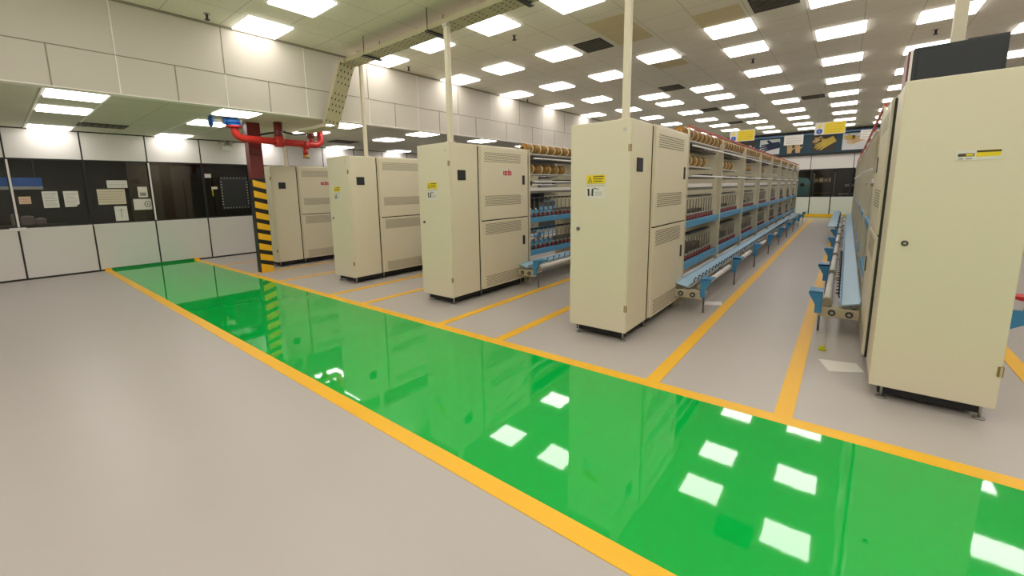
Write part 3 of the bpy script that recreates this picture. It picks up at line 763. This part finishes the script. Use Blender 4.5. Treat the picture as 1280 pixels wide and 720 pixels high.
# things inside the office
o = MB().box((-12.7, -.15, 1.81), (-12.66, .79, 1.985), 'board_blue').box((-12.7, -.15, 1.75), (-12.66, .79, 1.81), 'paper').cyl((-12.68, .0, 1.985), (-12.68, .0, 2.752), .004, 'steel', 6).cyl((-12.68, .70, 1.985), (-12.68, .70, 2.752), .004, 'steel', 6).build('notice_board'); tag(o, 'blue and white board inside the office behind the leftmost glass', 'board')
t = thing('office_table', 'low table with pale boxes behind the left window', 'table', (-12.5, .55, 0))
MB().box((-.3, -.5, 1.0), (.3, .5, 1.04), 'room_brown').build('table_top', t)
for x in (-.25, .25):
    for y in (-.45, .45): MB().box((x-.025, y-.025, 0), (x+.025, y+.025, 1.0), 'room_brown').build('leg', t)
for k, (y, w, h, m) in enumerate(((.50, .12, .17, 'pink_box'), (.68, .10, .12, 'pink_box'), (.32, .07, .22, 'paper_warm'))):
    o = MB().box((-12.5-.1, y-w, 1.04), (-12.5+.1, y+w*.6, 1.04+h), m, .02).box((-12.5-.1, y-w*.5, 1.04+h), (-12.5+.1, y+w*.2, 1.05+h), 'paper').build('carton')
    tag(o, ['larger pink carton on the office table', 'smaller pink carton at right on the office table', 'tall cream carton at left on the office table'][k], 'carton', 'cartons in the office')

# ------------------------------------------------------------------ far end: posters, hanging signs, machine behind glass
def glove(m, cx, cz, s, mt, y, flip=1, rot=0):
    # gloved hand outline: cuff, palm, thumb and four fingers
    pts = [(-.16, -.42), (.14, -.42), (.17, -.12), (.34, .02), (.30, .10), (.16, .03), (.17, .36), (.11, .37), (.09, .10), (.07, .44), (.01, .44), (-.0, .10), (-.04, .41), (-.10, .40), (-.09, .08), (-.15, .32), (-.20, .30), (-.17, -.08)]
    c, sn = math.cos(rot), math.sin(rot)
    q = [(cx+s*(flip*p[0]*c-p[1]*sn), cz+s*(flip*p[0]*sn+p[1]*c)) for p in pts]
    m.prism(q, 1, y-.004, y, mt)
PO = [(-4.4, -3.55, 'poster_dark', 'dark poster mostly hidden behind the yellow sign at left', [(-3.75, 3.2, .5, 'poster_pale', .5)]),
      (-3.42, -2.56, 'poster_pale', 'white poster showing a navy glove', [(-2.98, 3.27, .95, 'glove_navy', 1.75)]),
      (-2.40, -1.70, 'poster_dark', 'dark poster with two tan gloves beneath a white sign', [(-2.2, 3.1, .55, 'glove_tan', 0), (-1.9, 3.12, .55, 'glove_tan', .1)]),
      (-1.42, -.50, 'poster_dark', 'dark poster showing yellow work gloves', [(-.92, 3.24, .9, 'glove_yellow', 2.1), (-1.2, 3.42, .45, 'glove_tan', 2.2)]),
      (-.36, .60, 'poster_pale', 'white poster with tan gloves at the right', [(.1, 3.3, .7, 'glove_tan', 1.9), (-.12, 3.42, .45, 'glove_yellow', 1.6)])]
PO = [(a*.98, b*.98, m, l, [(gx*.98, (gz-1.5)*.98+1.5, s_*.98, t_, r_) for gx, gz, s_, t_, r_ in g]) for a, b, m, l, g in PO]
for x0, x1, m, lb, gl in PO:
    yp = YB-.03
    r = thing('glove_poster', lb, 'poster', ((x0+x1)/2, yp, 3.215), group='glove posters on the far wall')
    c = (x0+x1)/2
    f = MB().box((x0-c, -.02, -.37), (x1-c, 0, -.345), 'poster_blue').box((x0-c, -.02, .345), (x1-c, 0, .37), 'poster_blue').box((x0-c, -.02, -.345), (x0-c+.03, 0, .345), 'poster_blue').box((x1-c-.03, -.02, -.345), (x1-c, 0, .345), 'poster_blue')
    f.build('poster_frame', r)
    MB().box((x0-c+.03, -.01, -.345), (x1-c-.03, 0, .345), m).build('poster_sheet', r)
    if gl:
        g = MB()
        for gx, gz, s_, mt, rt in gl: glove(g, gx-c, gz-3.215, s_, mt, -.0105, 1, rt)
        g.build('glove_picture', r)

def hang_sign(x0, x1, z0, z1, y, label, yellow):
    c = (x0+x1)/2
    r = thing('hanging_sign', label, 'sign', (c, y, z0), group='signs hanging from the ceiling')
    w = (x1-x0)/2; h = z1-z0
    b = MB().box((-w, -.006, 0), (w, .006, h), 'label_white')
    if yellow:
        b.box((-w+.19, -.0075, .015), (w-.015, -.006, h-.015), 'sticker_yellow')
        for k in range(4): b.box((-w+.22, -.0085, .05+k*.06), (w-.05-(.05 if k == 0 else 0), -.0075, .062+k*.06), 'glove_yellow')
        b.sphere((-w+.095, -.006, .085), .062, 'sign_blue', (1, .06, 1), 16)
        b.prism([(-w+.045, h-.125), (-w+.145, h-.125), (-w+.095, h-.03)], 1, -.008, -.006, 'sticker_yellow')
        b.prism([(-w+.08, .06), (-w+.11, .06), (-w+.11, .1), (-w+.095, .12), (-w+.08, .1)], 1, -.0115, -.0095, 'rail_blue')
    else:
        for k in range(3): b.box((-w+.06, -.0075, .07+k*.09), (w-.06, -.006, .085+k*.09), 'ink_soft')
    b.build('sign_board', r)
    for x in (-w+.05, w-.05): MB().cyl((x, 0, h), (x, 0, ZC-z0), .003, 'steel', 6).build('hanger_wire', r)
hang_sign(-2.65, -2.05, 2.70, 3.0, 14.0, 'yellow and white safety sign hanging over the middle machine, left one', True)
hang_sign(-.75, -.15, 2.70, 3.0, 14.0, 'yellow and white safety sign hanging over the aisle, right one', True)
hang_sign(-2.16, -1.52, 3.07, 3.46, 22.0, 'small white sign hanging before the glove posters, left one', False)
hang_sign(.21, .62, 3.10, 3.44, 22.0, 'small white sign hanging at the right of the glove posters', False)
tm = thing('teal_machine', 'pale teal machine with a dark round opening behind the far window', 'machine', (-1.75, YB+.9, 0))
MB().prism([(-.35, .9), (.42, .9), (.42, 1.5), (.3, 1.72), (-.35, 1.85)], 1, 0, .4, 'teal').box((-.35, 0, 0), (.42, .4, .9), 'steel').build('machine_body', tm)
MB().cyl((.12, -.02, 1.42), (.12, .01, 1.42), .09, 'black').cyl((.3, -.02, 1.42), (.3, .01, 1.42), .05, 'glove_yellow').build('dial', tm)
sr = thing('storage_rack', 'brown rack with boxes behind the far window', 'rack', (-.85, YB+1.2, 0))
MB().box((-.4, 0, 0), (-.36, .4, 1.95), 'steel').box((.36, 0, 0), (.4, .4, 1.95), 'steel').build('upright', sr)
for z in (.6, 1.0, 1.5): MB().box((-.36, 0, z), (.36, .4, z+.04), 'hinge_brown').build('shelf', sr)
for k in range(4):
    o = MB().box((-.34+k*.17, .03, 1.54), (-.21+k*.17, .35, 1.72), 'paper_warm' if k % 2 else 'copper_yarn', .01).box((-.34+k*.17, .025, 1.6), (-.21+k*.17, .03, 1.64), 'paper').build('carton')
    o.location = (-.85, YB+1.2, 0); tag(o, '%s carton from left on the rack behind the far window' % ORD[k], 'carton', 'cartons on the far rack')
o = thing('work_bench', 'grey bench with equipment behind the right far window', 'bench', (.1, YB+1.3, 0))
MB().box((-.35, 0, 0), (-.3, .5, .95), 'steel').box((.45, 0, 0), (.5, .5, .95), 'steel').build('bench_leg', o)
MB().box((-.4, 0, .95), (.55, .5, 1.0), 'zinc').build('bench_top', o)
MB().box((-.25, .1, 1.0), (.35, .45, 1.55), 'charcoal', .02).box((-.2, .09, 1.3), (.3, .1, 1.42), 'zinc').build('equipment_case', o)

# ------------------------------------------------------------------ loose things on the floor
o = MB().prism([(-.07, 4.485), (.18, 4.545), (.225, 4.36), (.01, 4.225)], 2, 0, .003, 'paper').build('paper_sheet'); tag(o, 'white paper sheet lying on the floor by the nearest cabinet', 'paper')
o = MB().prism([(-1.285, 5.95), (-1.12, 6.05), (-1.075, 5.87), (-1.26, 5.77)], 2, 0, .004, 'paper').build('paper_slip'); tag(o, 'white slip of card on the floor under the middle machine', 'paper')
o = thing('spool_cap', 'small yellow cap lying on the floor near the paper sheet', 'cap', (-.05, 4.76, 0))
MB().cyl((0, 0, 0), (0, 0, .02), .03, 'lime', 12).cyl((0, 0, .02), (0, 0, .045), .018, 'lime', 12, r2=.012).build('cap', o)
# next machine's bracket with red dish, at the right edge
nb = thing('trough_bracket', 'blue bracket beyond the nearest cabinet at the right edge', 'bracket', (1.12, 5.25, 0))
MB().prism([(-.05, .455), (.09, .455), (.06, .36), (-.03, .30), (-.05, .30)], 1, -.02, .02, 'bracket_blue').build('bracket_plate', nb)
MB().cyl((.02, .0, .44), (1.2, .0, .44), .012, 'ink_dark', 8).build('cross_bar', nb)
MB().cyl((1.19, 0, 0), (1.19, 0, .44), .012, 'vent_slat', 8).build('support_leg', nb)
rd = thing('red_dish', 'red plastic dish standing on the bracket bar at the right edge', 'dish', (1.15, 5.25, .452))
MB().cyl((0, 0, .09), (0, 0, .125), .06, 'red_plastic', 20, r2=.085).build('dish', rd)
MB().cyl((0, 0, 0), (0, 0, .09), .008, 'vent_slat', 8).build('peg', rd)

# ------------------------------------------------------------------ camera, world, view
cam = bpy.data.cameras.new('camera'); co = bpy.data.objects.new('camera', cam); COL.objects.link(co)
cam.sensor_fit = 'HORIZONTAL'; cam.sensor_width = 36; cam.lens = F/1280*36
cam.shift_x = (640-CX)/1280; cam.shift_y = (CY-360)/1280
cam.clip_start = .05; cam.clip_end = 100
co.matrix_world = Matrix.Translation((0, 0, 1.5)) @ CAMR.to_4x4()
sc.camera = co
wd = bpy.data.worlds.new('world'); sc.world = wd; wd.use_nodes = True
wd.node_tree.nodes['Background'].inputs[0].default_value = (.5, .5, .5, 1)
wd.node_tree.nodes['Background'].inputs[1].default_value = .05
sc.view_settings.view_transform = 'Standard'; sc.view_settings.look = 'None'
sc.view_settings.gamma = 1; sc.view_settings.use_curve_mapping = False
sc.view_settings.exposure = 0.5
sc.cycles.max_bounces = 8; sc.cycles.diffuse_bounces = 5; sc.cycles.glossy_bounces = 4; sc.cycles.transparent_max_bounces = 8
sc.cycles.use_denoising = True
sc.cycles.sample_clamp_indirect = 6
